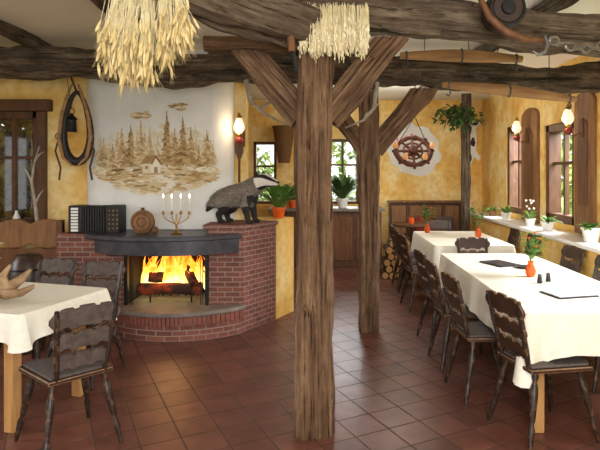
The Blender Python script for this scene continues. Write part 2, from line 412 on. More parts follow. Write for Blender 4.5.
timber('ceiling_beam',(P1[0]+.03,3.47,BC),(P2[0]-.03,5.34,BC),.18,BH-.03,m_beam,'ceiling beam linking the foreground post to the post behind it','beam',seed=7,amp=.03)
timber('ceiling_beam',(-.76,3.49,BZ+.0),(-.16,3.42,BZ-.02),.15,.09,m_post,'short lighter beam stub left of the foreground post','beam',seed=8)
for i,(x,x2,lab) in enumerate([(-2.5,-3.1,'ceiling joist nearest the left window'),(-1.3,-1.9,'ceiling joist above the chimney mural'),(1.9,1.45,'ceiling joist above the right-hand tables')]):
    timber('ceiling_joist',(x,-.8,CH-.05),(x2,9.75,CH-.05),.12,.11,m_beam,lab,'beam','ceiling joists',seed=10+i)
timber('brace',(-.13,3.41,1.96),(-.58,3.45,2.46),.14,.17,m_post,'diagonal brace rising left from the foreground post','brace',seed=14,ztop=2.365,amp=.026)
timber('brace',(.0,3.38,1.94),(.45,3.45,2.5),.14,.18,m_post,'diagonal brace rising right from the foreground post','brace',seed=15,ztop=2.45,amp=.026)
timber('brace',(.5,5.47,1.82),(1.06,5.47,2.52),.14,.2,m_post,'diagonal brace rising right from the rear post','brace',seed=16,ztop=2.44,amp=.026)
timber('brace',(.39,5.47,1.82),(-.1,5.47,2.52),.13,.17,m_post,'diagonal brace rising left from the rear post','brace',seed=17,ztop=2.44,amp=.022)
# ---------------------------------------------------------------- fireplace
fp=thing('fireplace','red brick fireplace with curved dark mantel and rounded hearth','fireplace',(-1.75,5.55,0))
MB().bb((-2.68,5.4,0),(-1.99,5.99,.98)).build('left_pier',m_brick,fp,smooth=False)
MB().zprism([(-1.17,5.4),(-.82,5.4),(-.535,5.86),(-.87,5.99),(-1.17,5.99)],0,1.03).build('right_pier',m_brick,fp,smooth=False)
MB().zprism([(-1.22,5.385),(-.81,5.385),(-.51,5.87),(-.86,5.995),(-1.22,5.995)],1.03,1.07).build('pier_cap',m_brick,fp,smooth=False)
def arc(x0,x1,yb,bulge,yback,n=24):
    return [(x0+(x1-x0)*k/n,yb-bulge*math.sin(PI*k/n)**.75) for k in range(n+1)]+[(x1,yback),(x0,yback)]
MB().zprism(arc(-2.4,-.83,5.38,.3,5.76),.94,.985).build('mantel_top',m_slate,fp,bev=.008)
MB().zprism(arc(-2.3,-.86,5.39,.27,5.6),.8,.94).build('mantel_band',m_slate,fp)
MB().zprism(arc(-2.14,-.83,5.37,.28,5.42),0,.15).build('hearth_base',m_brick,fp)
# rim of upright bricks
m_rim=[M('rim_brick',(142,84,68),(116,68,56),9,rough=.75,bmp=.2),M('rim_mortar',(150,132,120),None,9,rough=.9)]
mb=MB(); mb.mi=1; mb.zprism(arc(-2.16,-.815,5.37,.295,5.42),.15,.232); mb.mi=0
NB=34; pa=arc(-2.18,-.8,5.365,.318,5.4,NB*4)
for k in range(NB):
    a=Vector((*pa[k*4],0)); b=Vector((*pa[k*4+4],0)); d=(b-a); L=d.length; d.normalize(); nrm=Vector((-d.y,d.x,0)); m_=(a+b)/2+nrm*.05
    mb.box((m_.x,m_.y,.193),(L-.008,.1,.078),Matrix(((d.x,nrm.x,0),(d.y,nrm.y,0),(0,0,1))))
mb.build('hearth_rim',m_rim,fp,smooth=False)
MB().zprism(arc(-2.19,-.8,5.36,.325,5.9),.232,.275).build('hearth_slab',m_stone,fp,bev=.012)
fb=MB().bb((-2.0,5.92,.275),(-1.16,5.96,.94)); fb.bb((-2.0,5.41,.275),(-1.975,5.93,.94)).bb((-1.185,5.41,.275),(-1.16,5.93,.94)).bb((-2.0,5.6,.9),(-1.16,5.93,.94))
fb.build('firebox',m_soot,fp,smooth=False)
fr=MB()
for a,b in (((-2.0,5.37,.275),(-1.965,5.41,.8)),((-1.195,5.37,.275),(-1.16,5.41,.8)),((-2.0,5.37,.78),(-1.16,5.41,.8))): fr.bb(a,b)
fr.build('opening_frame',m_iron,fp,smooth=False)
for x in (-1.94,-1.92,-1.24,-1.22): MB().tube([(x,5.39,.275),(x,5.39,.78)],.005,6).build('screen_rod',m_iron,fp)
g=thing('fire_grate','black iron grate under the burning logs','grate',(-1.57,5.62,.275))
for k in range(7): MB().tube([(-1.8+k*.077,5.48,.35),(-1.8+k*.077,5.8,.35)],.008,6).build('bar',m_iron,g)
for x in (-1.78,-1.36):
    for y in (5.5,5.78): MB().tube([(x,y,.275),(x,y,.35)],.009,6).build('foot',m_iron,g)
for i,(a,b,r,lab) in enumerate([((-1.9,5.48,.415),(-1.26,5.52,.41),.06,'burning log lying along the front of the fire'),((-1.86,5.76,.41),(-1.28,5.74,.415),.06,'burning log lying at the back of the fire'),
        ((-1.82,5.56,.515),(-1.34,5.7,.5),.055,'burning log laid on top of the other two'),((-1.32,5.46,.46),(-1.48,5.68,.62),.045,'short burning log leaning upright at the right of the fire')]):
    p=[Vector(a).lerp(Vector(b),k/6)+Vector((0,random.uniform(-.008,.008),random.uniform(-.006,.006))) for k in range(7)]
    tag(MB().tube(p,[r*random.uniform(.9,1.08) for _ in p],10).build('firewood_log',m_char),lab,'log','logs burning in the fire')
mb=MB()
for k in range(140):
    x=random.gauss(-1.57,.21); x=max(-1.91,min(-1.23,x)); y=random.uniform(5.53,5.82)
    h=(.55-.5*abs(x+1.57))*random.uniform(.45,1.03); h=max(.16,h); r=random.uniform(.022,.05); ph=random.uniform(0,6)
    pts=[];rad=[]
    for j in range(11):
        t=j/10; pts.append((x+.05*math.sin(ph+t*4.5)*t+(-1.57-x)*.22*t,y+.02*math.cos(ph+t*4),.38+h*t)); rad.append(r*max(.02,(1-t)**1.1*(.5+2.4*t*(1-t))))
    mb.tube(pts,rad,9,flat=.5)
tag(mb.build('fire',m_flame,ang=180),'bright yellow orange flames burning in the fireplace opening','fire',kind='stuff')
# ---------------------------------------------------------------- mural
def mp(px,py): v=at(px,py,5.75); return (v.x,v.z)
mur=MB(); LAY=[0]
def breast_y(x):
    if x>XC1-CR: return 5.75+CR-math.sqrt(max(0,CR*CR-(x-XC1+CR)**2))
    if x<XC0+CR: return 5.75+CR-math.sqrt(max(0,CR*CR-(XC0+CR-x)**2))
    return 5.75
rr=random.Random(5)
def flat(poly,tone):
    LAY[0]+=1; q=[mp(*p) for p in poly]
    mur.mi=max(0,min(5,int(round(tone)))); vs=[mur.bm.verts.new((max(-2.55,min(-1.06,p[0])),breast_y(max(-2.55,min(-1.06,p[0])))-.0015-.000004*LAY[0],p[1])) for p in q]
    mur._m([mur.bm.faces.new(vs)])
def stroke(cx,cy,L,w,ang,tone):
    if cx>216: L*=.5
    ca,sa=math.cos(ang),math.sin(ang)
    flat([(cx+u*L*ca-v*w*sa,cy+u*L*sa+v*w*ca) for u,v in ((-1,0),(-.6,-.7),(0,-1),(.6,-.7),(1,0),(.5,.75),(-.1,1),(-.6,.7))],tone)
def disc(n,cx,cy,rx,ry,L,w,tones,ang=.3):
    for k in range(n):
        a=rr.uniform(0,6.28); q=math.sqrt(rr.random()); stroke(cx+rx*q*math.cos(a),cy+ry*q*math.sin(a),rr.uniform(*L),rr.uniform(*w),rr.uniform(-ang,ang),rr.choice(tones))
disc(200,157,164,60,30,(5,9),(2.2,4.2),[0])
disc(160,157,148,54,22,(3,6),(2,4),[0,0,1],.8)
disc(280,157,172,57,21,(4,8),(1.2,2.6),[0,1,1,2],.25)
disc(90,150,155,46,11,(3,6),(1.4,2.8),[1,1,2],.6)
def fir(cx,by,h,w,tone):
    n=max(8,int(h/2.0))
    flat([(cx-.4,by-h-2),(cx+.4,by-h-2),(cx+.9,by+1),(cx-.9,by+1)],tone+1)
    for k in range(n):
        t=(k+.6)/n; y=by-h*(1-t)-1; ww=w*t**.8
        for s in (-1,1):
            e=ww*rr.uniform(.5,1.15); flat([(cx-s*.5,y-1.7),(cx+s*e*.55,y-.5),(cx+s*e,y+1.3),(cx+s*e*.6,y+1.7),(cx+s*e*.3,y+1.3),(cx-s*.3,y+1.7)],tone+rr.uniform(-1.3,1.0))
for k in range(22): fir(100+k*5.4+rr.uniform(-2,2),165+rr.uniform(-2,2),rr.uniform(22,38),rr.uniform(5,7),1.2)
for k in range(16): fir(102+k*7.2+rr.uniform(-2,2),166+rr.uniform(-2,2),rr.uniform(20,34),rr.uniform(5,7),2.1)
for cx,by,h,w,tn in [(104,168,28,7,2.8),(113,168,22,7,3),(122,166,36,8,3.2),(131,167,40,9,3.9),(141,164,42,8,3),(150,163,32,7,2.6),(167,165,52,9.5,4.1),(175,166,36,8,3.4),(183,165,46,9,4.1),(191,167,38,9,3.5),(207,168,36,8,3),(213,170,24,7,2.6),(126,170,22,7,4),(199,171,24,7,3.8)]:
    fir(cx,by,h,w,tn)
for k in range(320):
    x=rr.uniform(95,217); e=max(.25,1-((x-157)/66)**2); y=168+rr.uniform(0,1)**1.1*26*e; stroke(x,y,rr.uniform(3,8),rr.uniform(.7,1.8),rr.uniform(-.35,.35),rr.choice([0,1,1,2,2,2,3]))
for cx,cy,rx_,ry_ in ((122,178,20,4),(196,178,20,5),(160,187,26,4)):
    disc(46,cx,cy,rx_,ry_,(3,7),(.6,1.5),[2,2,3,3,4],.3)
path=[(156,173),(160,177),(168,180),(172,184),(166,189),(160,194)]
for k in range(50):
    t=rr.random()*4.99; i=int(t); f=t-i; x=path[i][0]+(path[i+1][0]-path[i][0])*f; y=path[i][1]+(path[i+1][1]-path[i][1])*f
    stroke(x+rr.uniform(-2,2),y,rr.uniform(2.5,5),rr.uniform(.8,1.5),rr.uniform(-.2,.5),0)
for k in range(26):
    x=rr.choice([rr.uniform(108,140),rr.uniform(176,212)]); stroke(x,171+rr.uniform(-2,5),rr.uniform(3,7),rr.uniform(.7,1.6),rr.uniform(-.4,.4),rr.choice([3,4,4,5]))
flat([(143,173),(143,163),(151,163),(151,173)],1); flat([(151,173),(151,163),(156,156.5),(161,163),(161,173)],0)
flat([(141,164),(146,156),(156,155),(151,163.5)],4); flat([(151,164),(156,155),(163,164),(161,164.6),(156,158),(152.5,164.6)],5)
flat([(154.5,173),(154.5,167),(158,167),(158,173)],4); flat([(145.5,169),(145.5,166),(148.5,166),(148.5,169)],4); stroke(152,174,13,1,0,3)
for bx_,by_,n in ((142,115,26),(178,107,18)):
    for k in range(n): stroke(bx_+rr.uniform(-8,8),by_+rr.uniform(-3,3),rr.uniform(2,5),rr.uniform(.8,1.8),rr.uniform(-.2,.2),rr.choice([1,2,3,3,4]))
tag(mur.build('mural',m_mur,smooth=False),'sepia mural of fir trees and a hut painted on the white chimney','mural')
# ---------------------------------------------------------------- on the mantel
cx,cy,cz=-1.476,5.36,.985
cd=thing('candelabra','brass candelabra with lit white candles on the mantel','candelabra',(cx,cy,cz))
MB().lathe([(.055,0),(.058,.012),(.03,.022),(.01,.04),(.008,.08),(.015,.1),(.007,.12),(.007,.2)],(cx,cy,cz),18).build('stem',m_brass,cd)
for s in (-1,1):
    for d in (.045,.13):
        MB().tube([(cx,cy,cz+.1)]+[(cx+s*d*math.sin(R(a)),cy,cz+.2-.06*math.cos(R(a))-.04*(1-a/90)) for a in (15,40,65,90)],.0045,7).build('arm',m_brass,cd)
for dx in (-.13,-.045,.045,.13):
    MB().lathe([(.007,0),(.021,.008),(.021,.013),(.01,.016),(.011,.035),(.01,.036)],(cx+dx,cy,cz+.195),12).build('candle_cup',m_brass,cd)
    cn=MB().lathe([(.008,0),(.008,.12),(.004,.126)],(cx+dx,cy,cz+.23),10).build('candle',m_cream,cd)
    MB().lathe([(.001,0),(.007,.012),(.0055,.025),(.001,.042)],(cx+dx,cy,cz+.357),8).build('flame',m_cflame,cn)
ac=thing('accordion','black accordion with pleated bellows on the brick ledge','accordion',(-2.34,5.56,.98))
x0=-2.6
MB().bb((x0,5.46,.98),(x0+.14,5.66,1.26)).build('keyboard_box',m_black,ac,bev=.012)
MB().bb((x0+.38,5.46,.98),(x0+.52,5.66,1.26)).build('bass_box',m_black,ac,bev=.012)
mb=MB()
for k in range(9):
    xx=x0+.145+k*.0262; mb.xprism([(5.465,.985),(5.655,.985),(5.655,1.255),(5.465,1.255)],xx,xx+.012); mb.bb((xx+.01,5.485,1.005),(xx+.03,5.635,1.235))
mb.build('bellows',m_black,ac,smooth=False)
mb=MB()
for k in range(8): mb.box((x0+.07,5.455,1.01+k*.031),(.07,.012,.022))
mb.build('keyboard',m_wpot,ac)
for k in range(5):
    for j in range(3): MB().sph((x0+.42+j*.04,5.458,1.03+k*.045),.008,u=8,v=6).build('button',m_brass,ac)
cn=thing('canteen','round wooden canteen leaning beside the candelabra','canteen',(-1.83,5.42,.985))
rot=Matrix.Rotation(R(90),3,'X')
MB().lathe([(.0,-.045),(.09,-.045),(.115,-.025),(.118,0),(.115,.025),(.09,.045),(.0,.045)],(-1.83,5.42,1.1),28,rot).build('body',m_panel,cn)
MB().ring((-1.83,5.373,1.1),.088,.006).build('hoop',m_brw,cn); MB().ring((-1.83,5.373,1.1),.045,.005).build('hoop',m_brw,cn)
MB().lathe([(.02,0),(.018,.025),(.022,.032)],(-1.83,5.42,1.21),10).build('neck',m_brw,cn)
sp=thing('wooden_ball','small turned wooden ball beside the canteen on the mantel','ornament',(-1.7,5.4,.985))
MB().sph((-1.7,5.4,1.02),.036).build('body',m_brw,sp); MB().lathe([(.03,0),(.02,.008)],(-1.7,5.4,.985),14).build('base',m_brw,sp)
# ---------------------------------------------------------------- badger
def badger():
    bm=bmesh.new()
    def chain(pts):
        for (p,r),(q,s) in zip(pts[:-1],pts[1:]):
            p=Vector(p);q=Vector(q); n=max(3,int((q-p).length/.012))
            for k in range(n+1):
                t=k/n; bmesh.ops.create_uvsphere(bm,u_segments=14,v_segments=10,radius=r+(s-r)*t,matrix=Matrix.Translation(p.lerp(q,t)))
    chain([((-.29,0,.235),.078),((-.21,0,.258),.104),((-.12,0,.278),.113),((-.03,0,.3),.113),((.07,0,.332),.103),((.15,0,.378),.092),((.22,0,.425),.082),((.275,0,.44),.072),((.33,0,.432),.058),((.375,0,.42),.043),((.405,0,.413),.034)])
    chain([((-.1,0,.245),.104),((.06,0,.278),.096)])
    chain([((-.3,0,.24),.052),((-.37,0,.195),.044),((-.43,0,.13),.02)])
    for s in (-1,1):
        chain([((.225,s*.066,.5),.021),((.222,s*.076,.516),.017)])
        chain([((.11,s*.05,.28),.06),((.09,s*.068,.185),.043),((.11,s*.07,.095),.03),((.12,s*.07,.026),.027),((.16,s*.07,.02),.021)])
        chain([((-.21,s*.05,.23),.082),((-.15,s*.072,.16),.052),((-.235,s*.074,.1),.03),((-.215,s*.074,.026),.027),((-.17,s*.074,.02),.022)])
    me=bpy.data.meshes.new('tmp'); bm.to_mesh(me); bm.free()
    o=bpy.data.objects.new('tmp',me); C.objects.link(o)
    m=o.modifiers.new('r','REMESH'); m.mode='VOXEL'; m.voxel_size=.006
    s=o.modifiers.new('s','SMOOTH'); s.factor=.5; s.iterations=10
    dg=bpy.context.evaluated_depsgraph_get(); dg.update()
    res=bpy.data.meshes.new_from_object(o.evaluated_get(dg)); bpy.data.objects.remove(o)
    res.materials.clear()
    for mm in (m_bg,m_bb,m_bw): res.materials.append(mm)
    hair=MB(); rh=random.Random(4)
    for p in res.polygons:
        p.use_smooth=True; c=p.center
        j=noise.noise(c*26)*.006; head=c.x+(c.z-.437)*.35>.2 and c.z>.345
        if head:
            zc=.44-max(0,c.x-.28)*.24
            an=math.degrees(math.atan2(abs(c.y),c.z-zc))
            i=2 if an<30 else 1 if an<68 else 2 if an<138 else 1
        elif c.z+j<.18: i=1
        elif c.x>.13 and c.z+j<.29: i=1
        else: i=0
        p.material_index=i
        if not head and c.z>.06 and rh.random()<(.8 if i==0 else .3):
            n=p.normal; d=Vector((-.9,0,-.5))+n*.5+Vector((rh.uniform(-.2,.2),rh.uniform(-.2,.2),rh.uniform(-.2,.12)))
            L=rh.uniform(.022,.042) if i==0 else rh.uniform(.012,.02)
            hair.mi=(1 if i==1 else rh.choice([0,0,0,3,3,2,2]))
            d.normalize(); sd=d.cross(n)
            if sd.length<.05: continue
            sd.normalize(); a=c-n*.003
            vs=[hair.bm.verts.new(a-sd*.0018),hair.bm.verts.new(a+sd*.0018),hair.bm.verts.new(a+d*L)]
            hair._m([hair.bm.faces.new(vs)])
    return res,hair
bme,hair=badger()
br=thing('badger','stuffed badger with striped black and white face on the brick pier','badger',(-.86,5.58,1.07))
bo=bpy.data.objects.new('body',bme); C.objects.link(bo); bo.parent=br
bmesh.ops.translate(hair.bm,verts=hair.bm.verts[:],vec=Vector(br.location))
hair.build('fur',[m_bg,m_bb,m_bg2,m_bg3],br,smooth=False,recalc=False)
for s in (-1,1): MB().sph(Vector((.325,s*.046,.458))+Vector(br.location),.008).build('eye',m_black,br)
MB().sph(Vector((.436,0,.418))+Vector(br.location),(.014,.018,.014)).build('nose',m_black,br)
br.rotation_euler=(0,R(-1),R(-24))
# ---------------------------------------------------------------- chairs
ch=thing('dining_chair','','chair')
st=MB()
st.zprism([(-.18,-.2),(.18,-.2),(.215,.19),(.165,.22),(-.165,.22),(-.215,.19)],.428,.452); st.build('seat',[m_dkw,m_worn],ch,bev=.006,worn=True)
MB().zprism([(-.165,-.185),(.165,-.185),(.195,.18),(.155,.205),(-.155,.205),(-.195,.18)],.452,.467).build('seat_pad',m_pad,ch,bev=.007)
for sx in (-1,1):
    for sy in (-1,1):
        a=Vector((sx*.14,sy*.145,.432)); b=Vector((sx*.215,sy*.235,0))
        ts=[0,.08,.14,.2,.3,.45,.6,.66,.72,.85,1]; rs=[.018,.021,.012,.022,.025,.022,.018,.012,.02,.016,.011]
        MB().tube([a.lerp(b,t) for t in ts],rs,10).build('leg',m_leg,ch)
def bk(x,z): return (x,-.185-(z-.44)*.22,z)
for s in (-1,1):
    zs=[.44,.5,.56,.62,.68,.74,.8,.85]
    MB().tube([bk(s*(.135+.03*(z-.44)/.45),z) for z in zs],[.014,.017,.019,.017,.019,.017,.018,.013],8).build('back_post',m_leg,ch)
def slat(z,h,crest,hw):
    cp=[(0,1.0),(.2,1.0),(.22,.78),(.36,.74),(.38,.94),(.6,1.0),(.72,.94),(.74,.7),(.9,.6),(1,.2)]
    cb=[(0,.84),(.18,.84),(.2,1.0),(.44,1.0),(.46,.76),(.62,.74),(.64,.92),(.78,.9),(.92,.58),(1,.2)]
    up=[(u*hw,z+h/2*v+crest*(1-u*u)) for u,v in cp]; dn=[(u*hw,z-h/2*v) for u,v in cb]
    upf=[(-x,y) for x,y in up[:0:-1]]+up; dnf=[(-x,y) for x,y in dn[:0:-1]]+dn
    poly=upf+dnf[::-1]
    mb=MB(); mb.prism(poly,lambda p:Vector(bk(p[0],p[1]))+Vector((0,.0095,0)),lambda p:Vector(bk(p[0],p[1]))-Vector((0,.0095,0)))
    mb.build('back_slat',[m_slat,m_worn],ch,bev=.004,worn=True)
slat(.545,.102,0,.16); slat(.666,.11,.0,.18); slat(.792,.116,.016,.198)
def face(dx,dy): return math.atan2(-dx,dy)
G='rustic dark chairs around the tables'
chairs=[(-1.52,3.2,face(-.72,.7),'dark chair with grey padded back panels in the left foreground'),
 (-1.88,4.22,face(-.15,-1),'dark chair with grey back panels behind the left table, nearest the hearth'),
 (-2.34,4.36,face(-.2,-1),'dark chair with grey back panels behind the left table, nearest the left edge'),
 (1.34,3.34,face(1,.26),'dark carved chair nearest the camera at the long white table'),
 (1.17,3.92,face(1,.1),'dark carved chair second from the camera along the long white table'),
 (1.15,4.52,face(1,.05),'dark carved chair third from the camera along the long white table'),
 (1.16,5.1,face(1,.1),'dark carved chair fourth from the camera along the long white table'),
 (1.18,6.4,face(1,.1),'dark carved chair at the near left corner of the far white table'),
 (1.2,6.95,face(1,-.05),'dark carved chair at the middle left side of the far white table'),
 (1.2,7.5,face(1,.05),'dark carved chair at the far left corner of the far white table'),
 (1.66,5.82,face(0,-1),'dark carved chair at the far end of the long white table'),
 (2.2,4.1,face(-1,.1),'dark carved chair on the window side of the long table, nearest the camera'),
 (2.2,4.72,face(-1,0),'dark carved chair on the window side of the long table, middle one'),
 (2.2,5.34,face(-1,-.1),'dark carved chair on the window side of the long table, farthest one'),
 (2.25,6.5,face(-1,0),'dark carved chair on the window side of the far table, nearer one'),
 (2.25,7.2,face(-1,.1),'dark carved chair on the window side of the far table, farther one'),
 (1.75,7.95,face(.1,-1),'dark carved chair at the far end of the far white table')]
pend=[copy_tree(ch) for _ in chairs[1:]]
padded={}
for i,(o,(x,y,rz,lab)) in enumerate(zip([ch]+pend,chairs)):
    o.location=(x,y,0); o.rotation_euler=(0,0,rz); o['label']=lab; o['group']=G
    if i<3:
        for k in o.children:
            if k.name.startswith('back_slat'):
                if k.data.name not in padded:
                    d=k.data.copy(); d.materials[0]=m_backpad; d.materials[1]=m_dkw; padded[k.data.name]=d
                k.data=padded[k.data.name]; k['label']='grey padded back panel'
# ---------------------------------------------------------------- tables and cloths
def table(cx,cy,lx,ly,rz,lab,clab,over=.27,seed=0,cor=.6,inset=.1):
    t=thing('dining_table',lab,'table',(0,0,0))
    MB().bb((-lx/2,-ly/2,.715),(lx/2,ly/2,.75)).build('table_top',m_ltw,t,bev=.006)
    ap=MB()
    for a,b in (((-lx/2+.08,-ly/2+.08,.63),(lx/2-.08,-ly/2+.11,.715)),((-lx/2+.08,ly/2-.11,.63),(lx/2-.08,ly/2-.08,.715)),((-lx/2+.08,-ly/2+.08,.63),(-lx/2+.11,ly/2-.08,.715)),((lx/2-.11,-ly/2+.08,.63),(lx/2-.08,ly/2-.08,.715))): ap.bb(a,b)
    ap.build('apron',m_ltw,t,smooth=False)
    for sx in (-1,1):
        for sy in (-1,1):
            x=sx*(lx/2-inset); y=sy*(ly/2-.1)
            MB().zprism([(x-.035,y-.035),(x+.035,y-.035),(x+.035,y+.035),(x-.035,y+.035)],0,.715).build('leg',m_ltw,t,bev=.005)
    t.location=(cx,cy,0); t.rotation_euler=(0,0,rz)
    mb=MB(); bm=mb.bm; hx=lx/2+.008; hy=ly/2+.008; r=.03
    per=[]
    def seg(a,b,nrm):
        n=max(4,int((Vector(b)-Vector(a)).length/.025))
        for k in range(n): per.append((Vector(a).lerp(Vector(b),k/n),Vector(nrm)))
    cor_=[((hx-r,hy-r),0),((-hx+r,hy-r),90),((-hx+r,-hy+r),180),((hx-r,-hy+r),270)]
    for i,(c0,a0) in enumerate(cor_):
        for k in range(5):
            a=R(a0+k*22.5); d=Vector((math.cos(a),math.sin(a))); per.append((Vector(c0)+d*r,d))
        a=R(a0+90); d=Vector((math.cos(a),math.sin(a))); nx=cor_[(i+1)%4][0]
        seg(Vector(c0)+d*r,Vector(nx)+d*r,d)
    rings=[]; K=9; s=0; rd=random.Random(seed)
    ph=[rd.uniform(0,6) for _ in range(4)]
    info=[]
    for i,(p,d) in enumerate(per):
        if i: s+=(p-per[i-1][0]).length
        dc=min((p-Vector((sx*hx,sy*hy))).length for sx in (-1,1) for sy in (-1,1)); info.append((p,d,s,math.exp(-(dc/.11)**2),dc))
    for k in range(K+1):
        t2=k/K; ring=[]
        for p,d,s,cf,dc in info:
            drop=over*(1+cor*cf)+.012*math.sin(s*3+ph[0])
            w=math.sin(s*2*PI/.34+ph[1])*.5+math.sin(s*2*PI/.21+ph[2])*.3
            fold=math.cos(dc/.11*PI)*math.exp(-(dc/.2)**2)
            o=.004+.03*t2**.7*(1 if t2 else 0)+t2**1.3*(.012*w+.045*fold)
            q=p+d*(o if k else 0); z=.755-drop*max(0,t2-.02) - (.004 if k else 0)
            ring.append(bm.verts.new((q.x,q.y,z)))
        rings.append(ring)
    bm.faces.new(rings[0]); n=len(info)
    for a,b in zip(rings[:-1],rings[1:]):
        for k in range(n): bm.faces.new((a[k],a[(k+1)%n],b[(k+1)%n],b[k]))
    o=mb.build('tablecloth',m_cloth,ang=55); o.location=(cx,cy,0); o.rotation_euler=(0,0,rz); tag(o,clab,'tablecloth')
table(1.66,4.42,.9,2.36,0,'long wooden dining table under the white cloth at right','long cream tablecloth hanging over the near right table',.255,1,.75)
table(1.72,6.95,.9,1.5,0,'wooden dining table nearer the far right windows','cream tablecloth on the far right table by the windows',.25,2)
table(-2.28,3.74,1.22,.76,R(-17),'wooden dining table in the left foreground','cream tablecloth on the left foreground table before the fireplace',.17,3,.3,.16)
# ---------------------------------------------------------------- table things
def flower_vase(x,y,z,lab,hh=.17,sd=1):
    t=thing('flower_vase',lab,'vase',(x,y,z),'orange vases of flowers on the tables'); rd=random.Random(sd)
    MB().lathe([(.026,0),(.038,.02),(.042,.05),(.03,.085),(.02,.11),(.026,.125),(.018,.12)],(x,y,z),18).build('vase',m_terra,t)
    mb=MB(); tips=[]
    for k in range(8):
        a=rd.uniform(0,6.3); e=Vector((x+.085*math.cos(a),y+.085*math.sin(a),z+.12+hh*rd.uniform(.55,1))); tips.append(e)
        mb.tube([(x,y,z+.1),(x+.02*math.cos(a),y+.02*math.sin(a),z+.12+hh*.4),e],.0025,5)
        for j in range(5): mb.leaf(Vector((x,y,z+.12)).lerp(e,.2+.18*j),(math.cos(a+rd.uniform(-2,2)),math.sin(a+rd.uniform(-2,2)),.6),.11,.042,.4)
    mb.build('foliage',m_leaf,t)
    mb=MB()
    for e in tips[:4]:
        for k in range(7):
            a=2*PI*k/7; mb.leaf(e,(math.cos(a),math.sin(a),.5),.034,.018,.3,3)
        mb.sph(e,.009,u=8,v=6)
    mb.build('blossom',m_orangef,t)
ZT=.756
flower_vase(1.66,4.36,ZT,'orange vase with green stems on the long near table',.24,1)
flower_vase(1.98,6.98,ZT,'orange vase with tall flowers on the window side of the far table',.34,2)
flower_vase(1.42,7.5,ZT,'orange vase with flowers on the far left corner of the far table',.3,3)
def shaker(x,y,lab,m):
    t=thing('shaker',lab,'shaker',(x,y,ZT)); MB().lathe([(.018,0),(.02,.01),(.015,.05)],(x,y,ZT),12).build('body',m,t); MB().lathe([(.016,0),(.016,.012),(.008,.02)],(x,y,ZT+.05),12).build('cap',m_grey_iron,t)
shaker(1.63,4.1,'dark salt shaker beside the near orange vase, nearest the camera',m_dmenu); shaker(1.72,4.16,'dark pepper shaker right of the near orange vase',m_dmenu)
mn=thing('menu','white and blue folded menu lying on the near end of the long table','menu',(1.68,3.72,ZT))
rz=Matrix.Rotation(R(14),3,'Z')
MB().box((1.68,3.72,ZT+.004),(.31,.22,.006),rz).build('back_cover',m_dmenu,mn); MB().box((1.68,3.725,ZT+.011),(.29,.205,.005),rz).build('page',m_paper,mn)
mn=thing('menu','dark closed menu lying on the middle of the long table','menu',(1.6,4.95,ZT))
MB().box((1.6,4.95,ZT+.004),(.22,.3,.007),Matrix.Rotation(R(20),3,'Z')).build('back_cover',m_dmenu,mn); MB().box((1.6,4.95,ZT+.011),(.22,.3,.004),Matrix.Rotation(R(23),3,'Z')).build('front_cover',m_dmenu,mn)
tag(MB().lathe([(.0,0),(.04,0),(.075,.012),(.078,.016),(.04,.006),(.0,.005)],(1.75,4.75,ZT),24).build('ashtray',m_dmenu),'small dark ashtray dish behind the near orange vase','ashtray')
rx,ry=-2.13,3.5
da=thing('root_ornament','pale branching root wood with dried flowers at the left edge','ornament',(rx,ry,ZT))
mb=MB(); rd=random.Random(12)
def knotty(pts,rads,seg=12):
    n0=len(mb.bm.verts); mb.tube(pts,rads,seg)
    mb.bm.verts.ensure_lookup_table()
    for v in mb.bm.verts[n0:]:
        v.co+=Vector((noise.noise(v.co*22),noise.noise(v.co*22+Vector((9,1,3))),noise.noise(v.co*22+Vector((2,7,5)))))*.012
        v.co.z=max(v.co.z,ZT+.001)
knotty([(rx-.2,ry+.02,ZT+.06),(rx-.1,ry,ZT+.055),(rx,ry-.01,ZT+.07),(rx+.09,ry,ZT+.1),(rx+.16,ry+.02,ZT+.15),(rx+.21,ry+.03,ZT+.21)],[.05,.055,.05,.04,.03,.012])
knotty([(rx+.02,ry,ZT+.07),(rx+.1,ry-.04,ZT+.06),(rx+.18,ry-.03,ZT+.07),(rx+.25,ry,ZT+.1)],[.042,.036,.028,.01],9)
knotty([(rx-.06,ry,ZT+.08),(rx-.09,ry-.03,ZT+.18),(rx-.05,ry-.02,ZT+.27)],[.042,.03,.012],9)
knotty([(rx+.07,ry,ZT+.1),(rx+.06,ry-.03,ZT+.18),(rx+.1,ry-.02,ZT+.25)],[.034,.024,.01],9)
knotty([(rx+.0,ry-.02,ZT+.055),(rx+.05,ry-.11,ZT+.045),(rx+.1,ry-.18,ZT+.03)],[.042,.03,.012],9)
mb.build('root',m_root,da)
mb=MB(); fl_=MB()
for k in range(8):
    e=Vector((rx-.02+rd.uniform(-.07,.07),ry+rd.uniform(-.06,.06),ZT+rd.uniform(.26,.4))); fl_.tube([(rx-.05,ry,ZT+.08),e],.003,5)
    for j in range(9):
        a=2*PI*j/9; mb.leaf(e,(math.cos(a),math.sin(a),.7),.055,.024,.3,3)
    mb.sph(e,.015,u=8,v=6)
mb.build('blossom',m_dried,da,smooth=False); fl_.build('stems',m_stem,da)
kg=thing('keg','dark rounded wooden keg standing behind the left table','keg',(-2.66,4.84,0))
MB().lathe([(.13,0),(.16,.2),(.175,.42),(.17,.62),(.145,.8),(.1,.86),(.0,.875)],(-2.66,4.84,0),24).build('body',m_dkw,kg)
for z_,r_ in ((.14,.155),(.3,.172),(.6,.174),(.74,.16)): MB().ring((-2.66,4.84,z_),r_,.008,(1,0,0),(0,1,0),n=24).build('hoop',m_iron,kg)
